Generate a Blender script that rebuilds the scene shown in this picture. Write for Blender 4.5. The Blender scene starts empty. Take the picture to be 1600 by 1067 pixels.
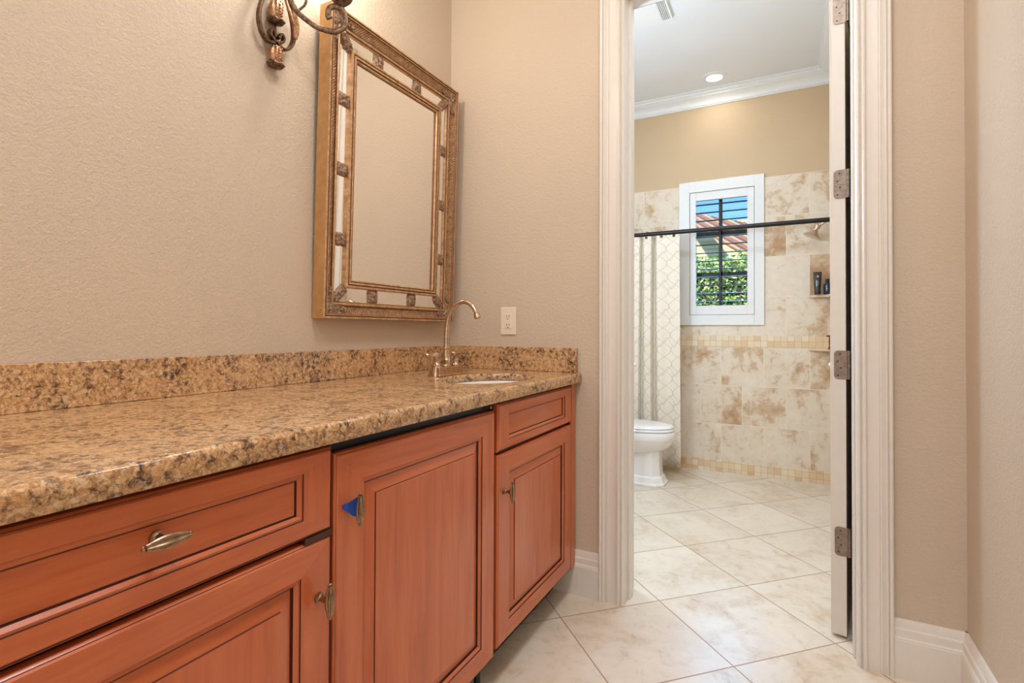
import bpy, bmesh, math, random
from mathutils import Vector, Matrix, noise
random.seed(7)
S = bpy.context.scene
C = S.collection
PI = math.pi

# ------------------------------------------------------------------ camera
cam_d = bpy.data.cameras.new('camera')
cam = bpy.data.objects.new('camera', cam_d); C.objects.link(cam)
cam_d.sensor_width = 36.0
cam_d.lens = 810.591 / 1600 * 36
cam_d.shift_y = (506.264 - 533.5) / 1600
cam_d.clip_start = 0.02
FW = Vector((-0.46812, 0.88359, 0.01172)); RT = Vector((0.88366, 0.46811, 0.00403)); UP = Vector((0.00192, -0.01224, 0.99992))
mw = Matrix((RT, UP, -FW)).transposed().to_4x4()
mw.translation = Vector((1.41903, -2.04527, 1.08978))
cam.matrix_world = mw
S.camera = cam

# ------------------------------------------------------------------ colour management, world, lights
S.view_settings.view_transform = 'Standard'
S.view_settings.look = 'None'
S.view_settings.gamma = 1.0
S.view_settings.use_curve_mapping = False
S.view_settings.exposure = 0.0
W = bpy.data.worlds.new('sky'); S.world = W; W.use_nodes = True
wn = W.node_tree.nodes; wl = W.node_tree.links
sky = wn.new('ShaderNodeTexSky'); sky.sky_type = 'NISHITA'; sky.sun_disc = False
sky.sun_elevation = math.radians(48); sky.sun_rotation = math.radians(200); sky.air_density = 1.2; sky.dust_density = 0.3; sky.ozone_density = 2.0
tint = wn.new('ShaderNodeMix'); tint.data_type = 'RGBA'; tint.blend_type = 'MULTIPLY'; tint.inputs[0].default_value = 1.0
tint.inputs[7].default_value = (.42, .68, 1.0, 1)
wl.new(sky.outputs[0], tint.inputs[6]); wl.new(tint.outputs[2], wn['Background'].inputs[0]); wn['Background'].inputs[1].default_value = 0.26

def lamp(kind, name, loc, energy, color, rot=(0, 0, 0), **kw):
    d = bpy.data.lights.new(name, kind); d.energy = energy; d.color = color
    for k, v in kw.items(): setattr(d, k, v)
    o = bpy.data.objects.new(name, d); C.objects.link(o); o.location = loc; o.rotation_euler = rot
    return o
lamp('SUN', 'sun', (0, 0, 8), 9.0, (1, .96, .88), (math.radians(42), 0, math.radians(-25)), angle=0.01)
# bright cool sky beyond the neighbour's roof, falling through the shutters onto the doorway floor
lamp('SUN', 'sky_glow', (0, 6, 8), 11.0, (.25, .60, 1.0), (math.radians(-56), 0, math.radians(-5)), angle=math.radians(32))
# hallway: unseen fill lamps added behind the camera and under the ceiling
lamp('AREA', 'hall_rear_fill', (1.0, -4.05, 1.5), 13, (.95, 1, 1.06), (math.radians(90), 0, 0), shape='RECTANGLE', size=1.5, size_y=2.2)
for i, (x, y, e) in enumerate(((1.30, -1.15, 15), (1.25, -2.5, 17))):
    lamp('AREA', 'hall_ceiling_fill', (x, y, 3.02), e, (1, 1, 1.04), (0, 0, 0), shape='DISK', size=0.5)
# bathroom: unseen fill lamps added near the door, and the recessed can
lamp('POINT', 'bath_low_fill', (0.34, 0.50, 1.80), 42, (.54, .76, 1.04), shadow_soft_size=.12)
lamp('AREA', 'bath_ceiling_fill', (1.0, 0.55, 2.955), 17, (.57, .76, 1.0), (0, 0, 0), shape='DISK', size=0.4)
lamp('AREA', 'bath_can_light', (0.948, 2.025, 2.950), 1.3, (1, .95, .86), (0, 0, 0), shape='DISK', size=0.1)

# ------------------------------------------------------------------ materials
def lin(r, g, b):
    f = lambda c: (c / 255 / 12.92) if c / 255 <= 0.04045 else ((c / 255 + 0.055) / 1.055) ** 2.4
    return (f(r), f(g), f(b), 1)
class Mat:
    def __init__(s, name):
        s.m = bpy.data.materials.new(name); s.m.use_nodes = True
        s.t = s.m.node_tree; s.n = s.t.nodes; s.b = s.n['Principled BSDF']
    def node(s, typ, **kw):
        n = s.n.new(typ)
        for k, v in kw.items(): setattr(n, k, v)
        return n
    def link(s, a, b): s.t.links.new(a, b)
    def val(s, sock, v):
        if hasattr(v, 'is_output'): s.link(v, sock)
        else: sock.default_value = v
    def math(s, op, a, b=0.0, c=0.0):
        n = s.node('ShaderNodeMath', operation=op)
        s.val(n.inputs[0], a); s.val(n.inputs[1], b)
        if op in ('MULTIPLY_ADD', 'COMPARE', 'WRAP'): s.val(n.inputs[2], c)
        return n.outputs[0]
    def coord(s, scale=(1, 1, 1), rot=(0, 0, 0), loc=(0, 0, 0), src='Object'):
        tc = s.node('ShaderNodeTexCoord'); mp = s.node('ShaderNodeMapping')
        mp.inputs['Scale'].default_value = scale; mp.inputs['Rotation'].default_value = rot; mp.inputs['Location'].default_value = loc
        s.link(tc.outputs[src], mp.inputs[0]); return mp.outputs[0]
    def noise(s, vec, scale, detail=4, rough=.5, dist=0.0):
        n = s.node('ShaderNodeTexNoise'); s.link(vec, n.inputs['Vector'])
        n.inputs['Scale'].default_value = scale; n.inputs['Detail'].default_value = detail
        n.inputs['Roughness'].default_value = rough; n.inputs['Distortion'].default_value = dist
        return n.outputs[0]
    def voro(s, vec, scale, feature='F1', out='Distance'):
        n = s.node('ShaderNodeTexVoronoi', feature=feature); s.link(vec, n.inputs['Vector']); n.inputs['Scale'].default_value = scale
        return n.outputs[out]
    def ramp(s, fac, stops, interp='LINEAR'):
        n = s.node('ShaderNodeValToRGB'); s.link(fac, n.inputs[0]); e = n.color_ramp; e.interpolation = interp
        while len(e.elements) < len(stops): e.elements.new(0.5)
        for el, (p, c) in zip(e.elements, stops):
            el.position = p; el.color = c if hasattr(c, '__len__') else (c, c, c, 1)
        return n.outputs[0]
    def mix(s, fac, a, b, mode='MIX'):
        n = s.node('ShaderNodeMix', data_type='RGBA', blend_type=mode)
        s.val(n.inputs[0], fac); s.val(n.inputs[6], a); s.val(n.inputs[7], b); return n.outputs[2]
    def bump(s, h, strength=.3, dist=.002):
        n = s.node('ShaderNodeBump'); n.inputs['Strength'].default_value = strength; n.inputs['Distance'].default_value = dist
        s.link(h, n.inputs['Height']); s.link(n.outputs[0], s.b.inputs['Normal'])
    def set(s, color=None, rough=None, metal=None, spec=None, coat=None, coat_rough=None):
        if color is not None: s.val(s.b.inputs['Base Color'], color)
        if rough is not None: s.val(s.b.inputs['Roughness'], rough)
        if metal is not None: s.b.inputs['Metallic'].default_value = metal
        if spec is not None: s.b.inputs['Specular IOR Level'].default_value = spec
        if coat is not None: s.b.inputs['Coat Weight'].default_value = coat
        if coat_rough is not None: s.b.inputs['Coat Roughness'].default_value = coat_rough
        return s
def plain(name, col, rough=.5, metal=0.0, bump=None, vary=0.06, spec=None):
    m = Mat(name); v = m.coord()
    n = m.noise(v, 35, 3)
    d = tuple(c * (1 - vary) for c in col[:3]) + (1,); l = tuple(min(1, c * (1 + vary)) for c in col[:3]) + (1,)
    m.set(m.ramp(n, [(.3, d), (.7, l)]), rough, metal, spec)
    if bump: m.bump(m.noise(v, bump[0], 3), bump[1], bump[2])
    return m.m
def paint(name, col, bs=.55):
    m = Mat(name); v = m.coord()
    n = m.noise(v, 3, 2)
    m.set(m.ramp(n, [(.3, tuple(c * .97 for c in col[:3]) + (1,)), (.7, col)]), .55, spec=.35)
    h = m.noise(v, 190, 3, .6); h2 = m.noise(v, 85, 2, .5)
    m.bump(m.math('ADD', h, h2), bs, .0035)
    return m.m
M = {}
M['paint'] = paint('orange_peel_beige_paint', lin(212, 194, 172))
M['bath_paint'] = paint('bath_tan_paint', lin(212, 184, 148), .25)
M['ceiling'] = paint('ceiling_white_paint', lin(238, 238, 238), .15)
M['trim'] = plain('white_trim_enamel', lin(233, 226, 216), .35, vary=.015)
M['door'] = plain('white_door_enamel', lin(228, 220, 209), .4, vary=.015)
M['casing_white'] = plain('window_white_enamel', lin(238, 236, 232), .4, vary=.01)

def wood(name, grain):
    m = Mat(name); sc = (26, 26, 2.2) if grain == 'z' else (26, 2.2, 26)
    v = m.coord(scale=sc); v2 = m.coord()
    g = m.noise(v, 1.0, 6, .62, .8); g2 = m.noise(v, 5.0, 3, .5)
    big = m.noise(v2, 5, 2)
    a = m.ramp(g, [(.25, lin(176, 80, 36)), (.5, lin(208, 106, 53)), (.78, lin(222, 126, 70))])
    b = m.mix(m.math('MULTIPLY', g2, .25), a, lin(110, 48, 28))
    c = m.mix(m.ramp(big, [(.35, 0.0), (.7, .35)]), b, lin(198, 114, 78))
    sp = m.voro(v2, 55); spots = m.ramp(sp, [(.035, 1.0), (.06, 0.0)])
    gate = m.ramp(m.noise(v2, 7, 1), [(.6, 0.0), (.68, .8)])
    c = m.mix(m.math('MULTIPLY', spots, gate), c, lin(70, 28, 18))
    m.set(c, .34, coat=.45, coat_rough=.13)
    m.bump(g, .06, .001)
    return m.m
M['wood_v'] = wood('cherry_wood_upright_grain', 'z')
M['wood_h'] = wood('cherry_wood_level_grain', 'y')
M['glaze'] = plain('dark_brown_glaze', lin(70, 30, 19), .45, vary=.2)
M['dark'] = plain('dark_recess_brown', lin(34, 17, 12), .6)  # one dark brown for cabinet bodies behind the fronts and the mirror backing
M['black'] = plain('black_plastic', lin(14, 14, 16), .4)

def granite():
    m = Mat('gold_brown_granite'); v0 = m.coord()
    wob = m.node('ShaderNodeTexNoise'); m.link(v0, wob.inputs['Vector']); wob.inputs['Scale'].default_value = 70; wob.inputs['Detail'].default_value = 3
    va = m.node('ShaderNodeVectorMath', operation='MULTIPLY_ADD'); m.link(wob.outputs['Color'], va.inputs[0]); va.inputs[1].default_value = (.016, .016, .016); m.link(v0, va.inputs[2])
    v = va.outputs[0]
    cells = m.voro(v, 200, out='Color'); sep = m.node('ShaderNodeSeparateColor'); m.link(cells, sep.inputs[0])
    grain = m.ramp(sep.outputs[0], [(.0, lin(186, 138, 94)), (.35, lin(212, 164, 112)), (.7, lin(224, 182, 132)), (1, lin(232, 204, 164))])
    big = m.noise(v, 13, 3, .6); n1 = m.noise(v, 66, 5, .68, .3); n2 = m.noise(v, 210, 5, .75)
    d = m.math('ADD', m.math('MULTIPLY', n1, .70), m.math('ADD', m.math('MULTIPLY', big, .34), m.math('MULTIPLY', n2, .35)))
    brown = m.ramp(d, [(.68, 0.0), (.75, .62)]); black = m.ramp(d, [(.75, 0.0), (.81, .85)])
    fine = m.noise(v0, 420, 3, .7); grain = m.mix(m.ramp(fine, [(.42, .0), (.62, .38)]), grain, lin(150, 104, 66))
    c = m.mix(brown, grain, lin(112, 80, 56)); c = m.mix(black, c, lin(58, 42, 36))
    n3 = m.noise(v, 75, 3, .6, .5)
    c = m.mix(m.ramp(n3, [(.60, 0.0), (.66, .55)]), c, lin(224, 200, 168))
    m.set(c, .17, spec=.5)
    return m.m
M['granite'] = granite()

def metal(name, col, rough, bump=None, dark=None):
    m = Mat(name); v = m.coord()
    n = m.noise(v, 90, 4, .6)
    d = dark or tuple(c * .7 for c in col[:3]) + (1,)
    m.set(m.ramp(n, [(.35, d), (.62, col)]), rough, 1.0)
    if bump: m.bump(m.noise(v, bump[0], 3), bump[1], bump[2])
    return m.m
M['brass'] = metal('antique_brass', lin(176, 150, 122), .30, dark=lin(138, 114, 92))
M['pewter'] = metal('brushed_bronze_nickel', lin(214, 190, 164), .27, dark=lin(184, 156, 128))
M['nickel'] = metal('satin_nickel', lin(158, 144, 132), .5, dark=lin(138, 124, 112))
M['chrome'] = metal('polished_nickel', lin(232, 216, 204), .32, dark=lin(206, 188, 174))
M['iron'] = metal('dark_bronze_iron', lin(132, 106, 86), .45, dark=lin(84, 64, 52))
M['copperleaf'] = metal('antique_copper_leaf', lin(228, 186, 150), .45, (160, .5, .002), dark=lin(160, 116, 86))
M['rod'] = plain('oil_rubbed_black_bronze', lin(22, 13, 11), .35)
M['bronze'] = metal('warm_bronze', lin(160, 100, 62), .35)
def frame_gold(name, hatch):
    m = Mat(name); v = m.coord()
    n = m.noise(v, 45, 5, .65)
    c = m.ramp(n, [(.3, lin(170, 128, 90)), (.52, lin(206, 164, 120)), (.72, lin(228, 192, 150))])
    m.set(c, .36, .5)
    if hatch:
        h = []
        for a in (.785, -.785):
            vv = m.coord(rot=(a, 0, 0)); wv = m.node('ShaderNodeTexWave'); wv.bands_direction = 'Y'
            m.link(vv, wv.inputs['Vector']); wv.inputs['Scale'].default_value = 42; h.append(wv.outputs['Fac'])
        m.bump(m.math('MULTIPLY', h[0], h[1]), 1.0, .006); c = m.mix(m.math('MULTIPLY', m.math('SUBTRACT', 1.0, m.math('MULTIPLY', h[0], h[1])), .22), c, lin(110, 72, 46)); m.set(c)
    else:
        m.bump(n, .2, .001)
    return m.m
M['gold'] = frame_gold('antique_gold_wood', False)
M['gold_hatch'] = frame_gold('antique_gold_crosshatch', True)
M['gold_dark'] = plain('dark_gilt_patina_shade', lin(132, 90, 60), .5, .2, vary=.2)  # dark patina in the grooves, painting in shade for a shallow profile
M['gold_side'] = plain('honey_gold_frame_side', lin(196, 150, 96), .42, .25, vary=.12)
def ornate():
    m = Mat('antiqued_bronze_ornament'); v = m.coord(); n = m.noise(v, 130, 4, .7)
    m.set(m.ramp(n, [(.33, lin(84, 62, 48)), (.52, lin(160, 128, 102)), (.68, lin(206, 174, 146))]), .5, .25)
    m.bump(n, .9, .004); return m.m
M['ornate'] = ornate()
m = Mat('silvered_mirror'); nn = m.noise(m.coord(), 2, 1); m.set(m.ramp(nn, [(0, (.93, .92, .90, 1)), (1, (.95, .94, .92, 1))]), .015, 1.0); M['mirror'] = m.m
M['ceramic'] = plain('white_glazed_ceramic', lin(246, 242, 238), .12, vary=.01)
M['plastic'] = plain('ivory_white_plastic', lin(240, 226, 205), .35, vary=.01)
M['slot'] = plain('dark_slot', lin(60, 42, 30), .6)
M['duct_shade'] = plain('grey_vent_shade', lin(120, 120, 120), .6)  # grey that puts the shade between the vent slats into the colour
M['tape'] = plain('blue_painters_tape', lin(24, 72, 156), .6, vary=.18)
M['tube'] = plain('charcoal_tube_plastic', lin(44, 42, 42), .4)
M['bottle'] = plain('navy_bottle_plastic', lin(32, 42, 60), .3)
M['printing'] = plain('pale_label_print', lin(190, 196, 200), .5)
M['copperprint'] = plain('tan_emblem_print', lin(196, 150, 120), .5)
M['louver'] = plain('backlit_olive_grey_louver', lin(56, 60, 48), .6)  # white louvers darkened in colour to look backlit
M['bronze_frame'] = plain('dark_bronze_window_frame', lin(36, 32, 27), .45)
M['stucco'] = plain('cream_stucco', lin(196, 180, 150), .9, bump=(60, .4, .01))
M['grass'] = plain('lawn_green', lin(96, 116, 52), .9, vary=.3)
M['shelf'] = plain('cream_stone_shelf', lin(226, 200, 168), .3, vary=.05)
m = Mat('glowing_lamp_lens'); m.set((1, .95, .85, 1), .5); m.b.inputs['Emission Color'].default_value = (1, .93, .82, 1); m.b.inputs['Emission Strength'].default_value = 5.0; M['lens'] = m.m
m = Mat('warm_bulb'); m.set((1, .9, .7, 1), .5); m.b.inputs['Emission Color'].default_value = (1, .80, .52, 1); m.b.inputs['Emission Strength'].default_value = 6.0; M['bulb'] = m.m
def glass():
    m = Mat('clear_window_glass'); t = m.t
    tr = m.node('ShaderNodeBsdfTransparent'); gl = m.node('ShaderNodeBsdfGlossy'); gl.inputs['Roughness'].default_value = .02
    fr = m.node('ShaderNodeFresnel'); fr.inputs[0].default_value = 1.45; mx = m.node('ShaderNodeMixShader')
    tr.inputs[0].default_value = (.96, .98, .97, 1)
    m.link(fr.outputs[0], mx.inputs[0]); m.link(tr.outputs[0], mx.inputs[1]); m.link(gl.outputs[0], mx.inputs[2])
    m.link(mx.outputs[0], m.n['Material Output'].inputs[0]); return m.m
M['glass'] = glass()

def stone_color(m, vec, rnd, warm):
    """mottled travertine-look porcelain; rnd shifts each tile"""
    n1 = m.noise(vec, 3.2, 6, .62, .5); n2 = m.noise(vec, 14, 5, .65, .8); n3 = m.noise(vec, 45, 4, .7)
    a = m.math('ADD', m.math('MULTIPLY', n1, .75), m.math('MULTIPLY', n2, .35))
    a = m.math('ADD', a, m.math('MULTIPLY', m.math('SUBTRACT', rnd, .5), .10))
    if warm: stops = [(.40, lin(238, 224, 204)), (.56, lin(230, 212, 188)), (.61, lin(214, 186, 154)), (.70, lin(190, 150, 110))]
    else: stops = [(.38, lin(240, 226, 206)), (.56, lin(230, 216, 196)), (.66, lin(220, 200, 174)), (.80, lin(198, 164, 128))]
    c = m.ramp(a, stops)
    veins = m.ramp(m.math('MULTIPLY', n3, n2), [(.29, 0.0), (.40, .22)])
    return m.mix(veins, c, lin(168, 126, 90))
def grid_rand(m, ix, iy):
    cb = m.node('ShaderNodeCombineXYZ'); m.link(ix, cb.inputs[0]); m.link(iy, cb.inputs[1])
    w = m.node('ShaderNodeTexWhiteNoise'); m.link(cb.outputs[0], w.inputs['Vector']); return w.outputs['Value'], w.outputs['Color']
def edge(m, f, size, grout):
    d = m.math('MULTIPLY', m.math('MINIMUM', f, m.math('SUBTRACT', 1.0, f)), size)
    return m.math('LESS_THAN', d, grout)
def floor_mat():
    m = Mat('diagonal_porcelain_floor_tile'); T = .4287
    tc = m.node('ShaderNodeTexCoord'); mp = m.node('ShaderNodeMapping'); mp.vector_type = 'POINT'
    m.link(tc.outputs['Object'], mp.inputs[0])
    a = math.radians(45); ox, oy = .961, .098
    mp.inputs['Rotation'].default_value = (0, 0, a)
    rx = ox * math.cos(a) - oy * math.sin(a); ry = ox * math.sin(a) + oy * math.cos(a)
    mp.inputs['Location'].default_value = (-rx, -ry, 0)
    sp = m.node('ShaderNodeSeparateXYZ'); m.link(mp.outputs[0], sp.inputs[0])
    u = m.math('DIVIDE', sp.outputs[0], T); v = m.math('DIVIDE', sp.outputs[1], T)
    iu = m.math('FLOOR', u); iv = m.math('FLOOR', v)
    g = m.math('MAXIMUM', edge(m, m.math('FRACT', u), T, .0024), edge(m, m.math('FRACT', v), T, .0024))
    r, rc = grid_rand(m, iu, iv)
    va = m.node('ShaderNodeVectorMath', operation='MULTIPLY_ADD'); m.link(rc, va.inputs[0]); va.inputs[1].default_value = (9, 9, 9); m.link(mp.outputs[0], va.inputs[2])
    c = stone_color(m, va.outputs[0], r, False)
    c = m.mix(g, c, lin(176, 148, 120))
    rough = m.math('ADD', m.math('MULTIPLY', g, .4), .30)
    m.set(c, rough, spec=.5)
    m.bump(m.math('SUBTRACT', 1.0, g), .25, .0015)
    return m.m
M['floor'] = floor_mat()
def wall_tile_mat():
    m = Mat('running_bond_travertine_wall_tile'); P = .2985; H = .2995
    tc = m.node('ShaderNodeTexCoord'); sp = m.node('ShaderNodeSeparateXYZ'); m.link(tc.outputs['Object'], sp.inputs[0])
    z = sp.outputs[2]
    up = m.math('GREATER_THAN', z, 1.0)
    z0 = m.math('ADD', .970 - 4 * H, m.math('MULTIPLY', up, 1.048 - .970))
    w = m.math('DIVIDE', m.math('SUBTRACT', z, z0), H)
    iw = m.math('FLOOR', w)
    odd = m.math('MODULO', m.math('ADD', iw, 10.0), 2.0)
    u0 = m.math('ADD', m.math('SUBTRACT', sp.outputs[0], m.math('MULTIPLY', sp.outputs[1], 0.0)), -1.565 + 30 * P)
    flip = odd
    u = m.math('DIVIDE', m.math('ADD', u0, m.math('MULTIPLY', m.math('SUBTRACT', 1.0, flip), P * .5)), P)
    iu = m.math('FLOOR', u)
    g = m.math('MAXIMUM', edge(m, m.math('FRACT', u), P, .0022), edge(m, m.math('FRACT', w), H, .0022))
    r, rc = grid_rand(m, iu, iw)
    va = m.node('ShaderNodeVectorMath', operation='MULTIPLY_ADD'); m.link(rc, va.inputs[0]); va.inputs[1].default_value = (9, 9, 9); m.link(tc.outputs['Object'], va.inputs[2])
    c = stone_color(m, va.outputs[0], r, True)
    c = m.mix(g, c, lin(240, 224, 200))
    m.set(c, .3, spec=.45); m.bump(m.math('SUBTRACT', 1.0, g), .2, .001)
    return m.m
M['wall_tile'] = wall_tile_mat()
def mosaic_mat():
    m = Mat('small_square_mosaic_tile'); P = .0448
    tc = m.node('ShaderNodeTexCoord'); sp = m.node('ShaderNodeSeparateXYZ'); m.link(tc.outputs['Object'], sp.inputs[0])
    u = m.math('DIVIDE', m.math('ADD', sp.outputs[0], 10.0), P); w = m.math('DIVIDE', m.math('ADD', sp.outputs[2], 10 - .970 % P + P - (10 % P)), P)
    iu = m.math('FLOOR', u); iw = m.math('FLOOR', w)
    g = m.math('MAXIMUM', edge(m, m.math('FRACT', u), P, .0011), edge(m, m.math('FRACT', w), P, .0011))
    r, rc = grid_rand(m, iu, iw)
    c = m.ramp(r, [(0, lin(226, 194, 150)), (.4, lin(236, 212, 176)), (.8, lin(240, 222, 194)), (1, lin(216, 180, 132))])
    c = m.mix(g, c, lin(196, 166, 130))
    m.set(c, .3); return m.m
M['mosaic'] = mosaic_mat()
def curtain_mat():
    m = Mat('cream_curtain_ogee_lattice'); v = m.coord(scale=(1, 0, 1), src='UV')
    tc = m.node('ShaderNodeTexCoord'); sp = m.node('ShaderNodeSeparateXYZ'); m.link(tc.outputs['UV'], sp.inputs[0])
    u = m.math('MULTIPLY', sp.outputs[0], 9.5); w = m.math('MULTIPLY', sp.outputs[1], 9.0)
    # two families of wavy lines crossing: rounded lattice
    s1 = m.math('MULTIPLY', m.math('SINE', m.math('MULTIPLY', w, PI)), .5)
    lines = []
    for sg in (1, -1):
        q = m.math('ADD', u, m.math('MULTIPLY', s1, sg))
        f = m.math('FRACT', m.math('ADD', q, 100.0))
        lines.append(m.math('LESS_THAN', m.math('ABSOLUTE', m.math('SUBTRACT', f, .5)), .038))
    q = m.math('ADD', w, m.math('MULTIPLY', m.math('SINE', m.math('MULTIPLY', u, 2 * PI)), .30))
    lines.append(m.math('LESS_THAN', m.math('ABSOLUTE', m.math('SUBTRACT', m.math('FRACT', m.math('MULTIPLY', m.math('ADD', q, 100.0), .5)), .5)), .018))
    l = m.math('MAXIMUM', m.math('MAXIMUM', lines[0], lines[1]), lines[2])
    c = m.mix(m.math('MULTIPLY', l, .60), lin(240, 227, 208), lin(200, 180, 154))
    m.set(c, .8, spec=.2)
    m.b.inputs['Subsurface Weight'].default_value = 0.0
    return m.m
M['curtain'] = curtain_mat()
def leaf_mat():
    m = Mat('hedge_leaf'); g = m.node('ShaderNodeNewGeometry')
    w = m.node('ShaderNodeTexWhiteNoise', noise_dimensions='1D'); m.link(g.outputs['Random Per Island'], w.inputs['W'])
    m.set(m.ramp(w.outputs['Value'], [(0, lin(58, 92, 40)), (.4, lin(98, 134, 54)), (.75, lin(160, 180, 84)), (1, lin(206, 208, 140))]), .45)
    return m.m
M['leaf'] = leaf_mat()
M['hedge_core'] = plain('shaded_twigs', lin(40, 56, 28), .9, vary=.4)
for nm, c in (('roof_terracotta', lin(206, 138, 96)), ('roof_rust', lin(150, 84, 74)), ('roof_slate', lin(128, 142, 158)), ('roof_cream', lin(232, 204, 168))):
    M[nm] = plain(nm + '_tile', c, .8, vary=.15)

# ------------------------------------------------------------------ mesh helpers
class MB:
    def __init__(s): s.v = []; s.f = []; s.mi = []; s.uv = None
    def add(s, verts, faces, mi=0):
        b = len(s.v); s.v += [Vector(q) for q in verts]; s.f += [tuple(i + b for i in f) for f in faces]
        s.mi += (mi if isinstance(mi, (list, tuple)) else [mi] * len(faces)); return s
    def box(s, x0, x1, y0, y1, z0, z1, mi=0):
        return s.add([(x0, y0, z0), (x1, y0, z0), (x1, y1, z0), (x0, y1, z0), (x0, y0, z1), (x1, y0, z1), (x1, y1, z1), (x0, y1, z1)],
                     [(0, 3, 2, 1), (4, 5, 6, 7), (0, 1, 5, 4), (1, 2, 6, 5), (2, 3, 7, 6), (3, 0, 4, 7)], mi)
    def prism(s, pts, a, b, mi=0):
        """pts: list of 3D points (profile); extruded by vector b-a offsets a..b"""
        n = len(pts); a = Vector(a); b = Vector(b)
        vs = [Vector(q) + a for q in pts] + [Vector(q) + b for q in pts]
        fs = [tuple(range(n))[::-1], tuple(range(n, 2 * n))] + [(i, (i + 1) % n, (i + 1) % n + n, i + n) for i in range(n)]
        return s.add(vs, fs, mi)
    def lathe(s, prof, seg=24, axis=(0, 0, 1), org=(0, 0, 0), flute=0, fl_n=12, mi=0, caps=True):
        ax = Vector(axis).normalized(); q = ax.to_track_quat('Z', 'Y'); org = Vector(org); vs = []; fs = []
        for r, h in prof:
            for i in range(seg):
                t = 2 * PI * i / seg; rr = r * (1 + flute * math.cos(fl_n * t)) if flute else r
                vs.append(org + q @ Vector((rr * math.cos(t), rr * math.sin(t), h)))
        n = len(prof)
        for k in range(n - 1):
            for i in range(seg):
                j = (i + 1) % seg; fs.append((k * seg + i, k * seg + j, (k + 1) * seg + j, (k + 1) * seg + i))
        if caps: fs.append(tuple(range(seg))[::-1]); fs.append(tuple(range((n - 1) * seg, n * seg)))
        return s.add(vs, fs, mi)
    def tube(s, path, r, seg=12, mi=0, flat=None, up=(0, 0, 1)):
        """r: number or list; flat=(a,b) cross-section half sizes for strap shapes"""
        P = [Vector(q) for q in path]; n = len(P); vs = []; fs = []
        prev = None
        for k in range(n):
            t = (P[min(k + 1, n - 1)] - P[max(k - 1, 0)]).normalized()
            if prev is None:
                u = Vector(up); 
                if abs(t.dot(u)) > .95: u = Vector((1, 0, 0))
                a = (u - t * t.dot(u)).normalized()
            else: a = (prev - t * t.dot(prev)).normalized()
            prev = a; b = t.cross(a)
            rr = r[k] if isinstance(r, (list, tuple)) else r
            for i in range(seg):
                w = 2 * PI * i / seg
                if flat:
                    ca, sa = math.cos(w), math.sin(w); e = .55
                    ca = math.copysign(abs(ca) ** e, ca); sa = math.copysign(abs(sa) ** e, sa)
                    vs.append(P[k] + a * (flat[0] * ca * rr) + b * (flat[1] * sa * rr))
                else: vs.append(P[k] + a * (rr * math.cos(w)) + b * (rr * math.sin(w)))
        for k in range(n - 1):
            for i in range(seg):
                j = (i + 1) % seg; fs.append((k * seg + i, k * seg + j, (k + 1) * seg + j, (k + 1) * seg + i))
        fs.append(tuple(range(seg))[::-1]); fs.append(tuple(range((n - 1) * seg, n * seg)))
        return s.add(vs, fs, mi)
    def loft(s, rings, mi=0, caps=True):
        n = len(rings[0]); vs = [q for r in rings for q in r]; fs = []
        for k in range(len(rings) - 1):
            for i in range(n):
                j = (i + 1) % n; fs.append((k * n + i, k * n + j, (k + 1) * n + j, (k + 1) * n + i))
        if caps: fs.append(tuple(range(n))[::-1]); fs.append(tuple(range((len(rings) - 1) * n, len(rings) * n)))
        return s.add(vs, fs, mi)
    def build(s, name, mats, parent=None, smooth=False, bevel=0, loc=None, subsurf=0):
        me = bpy.data.meshes.new(name)
        me.from_pydata([tuple(q) for q in s.v], [], s.f)
        for mt in (mats if isinstance(mats, (list, tuple)) else [mats]): me.materials.append(mt)
        for p, i in zip(me.polygons, s.mi): p.material_index = i
        bm = bmesh.new(); bm.from_mesh(me); bmesh.ops.remove_doubles(bm, verts=bm.verts, dist=1e-6) if s.uv is None else None
        bmesh.ops.recalc_face_normals(bm, faces=bm.faces); bm.to_mesh(me); bm.free()
        if smooth:
            for p in me.polygons: p.use_smooth = True
            try: me.set_sharp_from_angle(angle=math.radians(smooth if smooth is not True else 40))
            except Exception: pass
        o = bpy.data.objects.new(name, me); C.objects.link(o)
        if bevel:
            b = o.modifiers.new('bevel', 'BEVEL'); b.width = bevel; b.segments = 3; b.limit_method = 'ANGLE'; b.angle_limit = math.radians(35)
            try: b.harden_normals = False
            except Exception: pass
        if subsurf:
            b = o.modifiers.new('subsurf', 'SUBSURF'); b.levels = subsurf; b.render_levels = subsurf
        if parent is not None:
            o.parent = parent; o.matrix_parent_inverse = Matrix.Translation(-parent.location)
        return o
def thing(name, label, cat, loc=(0, 0, 0), group=None):
    o = bpy.data.objects.new(name, None); C.objects.link(o); o.location = loc; o.empty_display_size = .05
    o['label'] = label; o['category'] = cat
    if group: o['group'] = group
    return o
def tag(o, label, cat, group=None):
    o['label'] = label; o['category'] = cat
    if group: o['group'] = group
    return o
def struct(o, label=None, cat=None):
    o['kind'] = 'structure'
    if label: o['label'] = label
    if cat: o['category'] = cat
    return o
def spline(pts, n=8):
    """Catmull-Rom through pts"""
    P = [Vector(q) for q in pts]; out = []
    for i in range(len(P) - 1):
        p0 = P[max(i - 1, 0)]; p1 = P[i]; p2 = P[i + 1]; p3 = P[min(i + 2, len(P) - 1)]
        for k in range(n):
            t = k / n
            out.append(.5 * ((2 * p1) + (p2 - p0) * t + (2 * p0 - 5 * p1 + 4 * p2 - p3) * t * t + (3 * p1 - p0 - 3 * p2 + p3) * t ** 3))
    out.append(P[-1]); return out

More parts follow.
